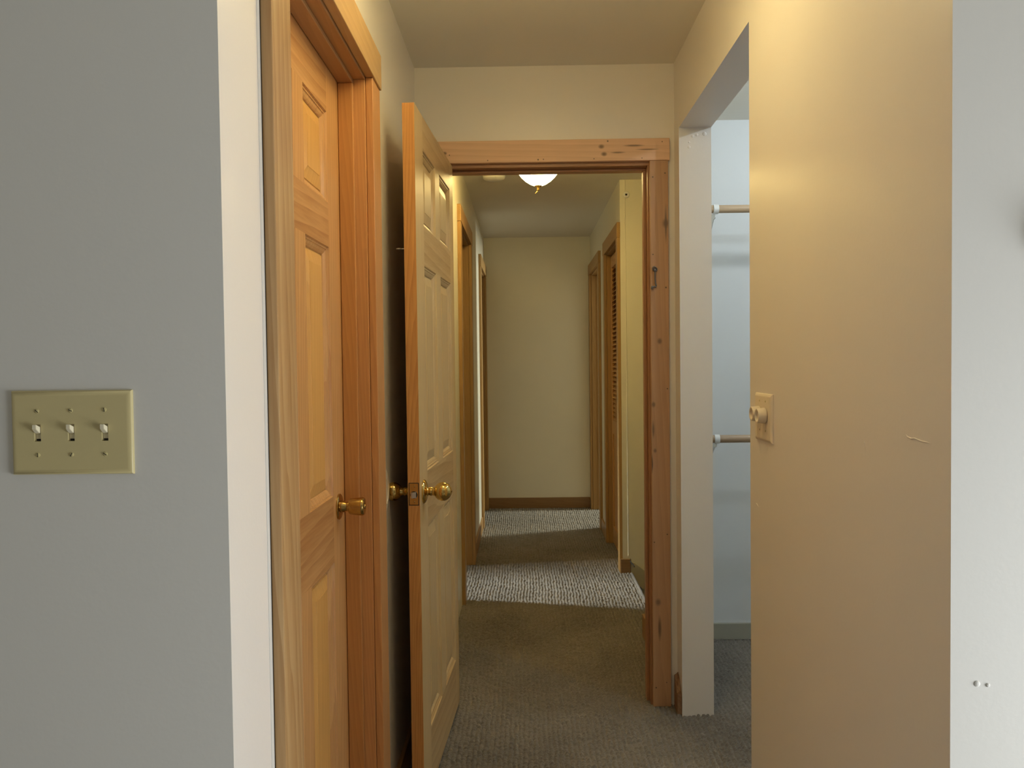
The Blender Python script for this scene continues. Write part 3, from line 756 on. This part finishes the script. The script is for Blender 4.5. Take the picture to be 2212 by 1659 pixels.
# ------------------------------------------------------------------ dents and plaster bumps in the paint (relief on the walls)
def scuff(parent, pts, r, mat):
    o = tube('dent_ridge', mat, [(x+.0007, y, z) for x, y, z in pts], r, parent, 8); return o
scuff(wr, [(XR+.0005, 1.212, 1.2075), (XR-.0002, 1.207, 1.2035), (XR-.0006, 1.195, 1.2020), (XR-.0003, 1.185, 1.2035), (XR-.0004, 1.165, 1.2012), (XR+.0005, 1.140, 1.2010)], .0014, M['paint'])
scuff(wr, [(XR+.0006, 1.362, 1.184), (XR-.0005, 1.358, 1.179), (XR-.0002, 1.356, 1.170), (XR+.0006, 1.357, 1.160)], .0013, M['paint'])
scuff(wr, [(XR+.0006, 1.995, .962), (XR-.0005, 1.985, .962), (XR+.0006, 1.972, .956)], .0016, M['paint'])
for (x, z, r) in ((.611, .878, .0042), (.6255, .876, .0028)):
    lathe('plaster_bump', M['paint_front'], [(r, -.0005), (r*.95, .0008), (r*.6, .0018), (r*.15, .0020)], 14, 'y', (x, 1.084, z), -1, wfr)
for (x, z, r, s) in ((.668, 2.150, .008, 1.5), (.640, 2.147, .006, 1.0), (.625, 2.142, .006, .9), (.612, 2.120, .004, .9), (.612, 2.102, .006, 1.1)):
    lathe('plaster_bump', M['paint'], [(r, -.0005), (r*.9, .0008), (r*.5, .0016), (r*.15, .0018)], 14, 'y', (x, 2.956, z), -1, wr)
# caulk line beside the left casing
bm = bmesh.new(); add_box(bm, XL, XL+.0012, 1.232, 1.2435, 0, H-.001, .0004); mesh_obj('caulk', bm, M['paint_front'], wl)

box('gap', M['dark'], XL-.001, XL+.0008, 1.2440, 1.2475, 0, H-.3, 0, wl)

LAB = {
    'wall_back': 'back wall of the room behind the viewer', 'wall_room_left': 'left wall of the front room', 'wall_room_right': 'window wall of the front room on the right',
    'wall_hall_recess': 'wall at the foot of the side stairs', 'wall_stair': 'near wall of the side stairs', 'wall_hall_near_right': 'short hallway wall just past the doorway on the right',
    'wall_closet_right': 'right side wall of the closet', 'wall_bedroom_back': 'pale bedroom wall glimpsed through the first left doorway', 'wall_bedroom_front': 'near wall of the left bedroom',
    'wall_bedroom_left': 'window wall of the left bedroom', 'bedroom_light_blocker': 'added panel shaping the daylight inside the left bedroom', 'wall_study_back': 'back wall of the far right room',
    'wall_study_front': 'near wall of the far right room', 'wall_study_right': 'window wall of the far right room', 'wall_louver_closet': 'back wall of the louvered closet',
    'wall_bath_back': 'back wall of the far left room', 'wall_bath_left': 'outer wall of the far left room'}
STEP = ['topmost carpeted step of the side stairs', 'second carpeted step down the side stairs', 'third carpeted step down the side stairs', 'fourth carpeted step down the side stairs', 'lowest carpeted step of the side stairs']
for o in list(bpy.data.objects):
    if o.parent is None and o.type == 'MESH' and not o.get('label'):
        if o.name in LAB: o['label'] = LAB[o.name]; o['category'] = 'wall'
        elif o.name.startswith('floor_step'): o['label'] = STEP.pop(0); o['category'] = 'step'

# ------------------------------------------------------------------ lights
def area(name, loc, rot, sx_, sy_, power, col, shape='RECTANGLE', spread=None):
    l = bpy.data.lights.new(name, 'AREA'); l.shape = shape; l.size = sx_; l.size_y = sy_; l.energy = power; l.color = col
    if spread: l.spread = spread
    o = bpy.data.objects.new(name, l); COL.objects.link(o); o.location = loc; o.rotation_euler = rot
    return o
def point(name, loc, r, power, col):
    l = bpy.data.lights.new(name, 'POINT'); l.shadow_soft_size = r; l.energy = power; l.color = col
    o = bpy.data.objects.new(name, l); COL.objects.link(o); o.location = loc
    return o
def aimed(name, loc, target, sx_, sy_, power, col, spread):
    q = (Vector(target)-Vector(loc)).to_track_quat('-Z', 'Y')
    return area(name, loc, q.to_euler(), sx_, sy_, power, col, spread=math.radians(spread))
DAY = (.90, .96, 1.0)
# daylight through the low window in the right wall of the room the camera is in
area('window_daylight', (1.93, .25, .62), (0, PI/2, 0), 1.1, 1.3, 45.20, (0.929, 0.973, 1.000))
# two bulbs on the closet ceiling
point('closet_bulb', (1.35, 2.23, 2.385), .022, 9.69, (0.735, 0.882, 1.000))
point('closet_bulb_near', (1.35, 2.92, 2.375), .030, 10.84, (0.857, 0.952, 1.000))
# daylight from the windows of the two side rooms
aimed('bedroom_window', (-3.05, 4.90, 1.65), (.15, 4.72, 0), .20, .9, 17, (0.930, 1.000, 0.970), 40)
area('study_window', (3.15, 7.20, 1.65), (0, PI/2, 0), .9, .24, 126, (.97, 1.0, .84))

w = bpy.data.worlds.new('world'); SC.world = w; w.use_nodes = True
w.node_tree.nodes['Background'].inputs[0].default_value = (.5, .55, .6, 1); w.node_tree.nodes['Background'].inputs[1].default_value = .02

# ------------------------------------------------------------------ camera
F_PX, YAW, PIT, ROL, CH = 1722.96, -.016, -.0278, -.0119, 1.3236
cy, sy, cp, sp = math.cos(YAW), math.sin(YAW), math.cos(PIT), math.sin(PIT)
Fv = Vector((sy*cp, cy*cp, sp)); Rv = Vector((cy, -sy, 0)); Uv = Rv.cross(Fv)
R2 = math.cos(ROL)*Rv+math.sin(ROL)*Uv; U2 = -math.sin(ROL)*Rv+math.cos(ROL)*Uv
cam = bpy.data.cameras.new('camera'); co = bpy.data.objects.new('camera', cam); COL.objects.link(co)
cam.sensor_fit = 'HORIZONTAL'; cam.sensor_width = 36; cam.lens = F_PX/2212*36; cam.clip_start = .02
mw = Matrix.Identity(4)
for i in range(3): mw[i][0] = R2[i]; mw[i][1] = U2[i]; mw[i][2] = -Fv[i]
mw[0][3], mw[1][3], mw[2][3] = 0, 0, CH
co.matrix_world = mw
SC.camera = co

SC.view_settings.view_transform = 'Standard'; SC.view_settings.look = 'None'
SC.view_settings.exposure = 0.0; SC.view_settings.gamma = 1.0
try: SC.view_settings.use_curve_mapping = False
except Exception: pass
SC.cycles.use_denoising = True
SC.cycles.max_bounces = 10; SC.cycles.diffuse_bounces = 7
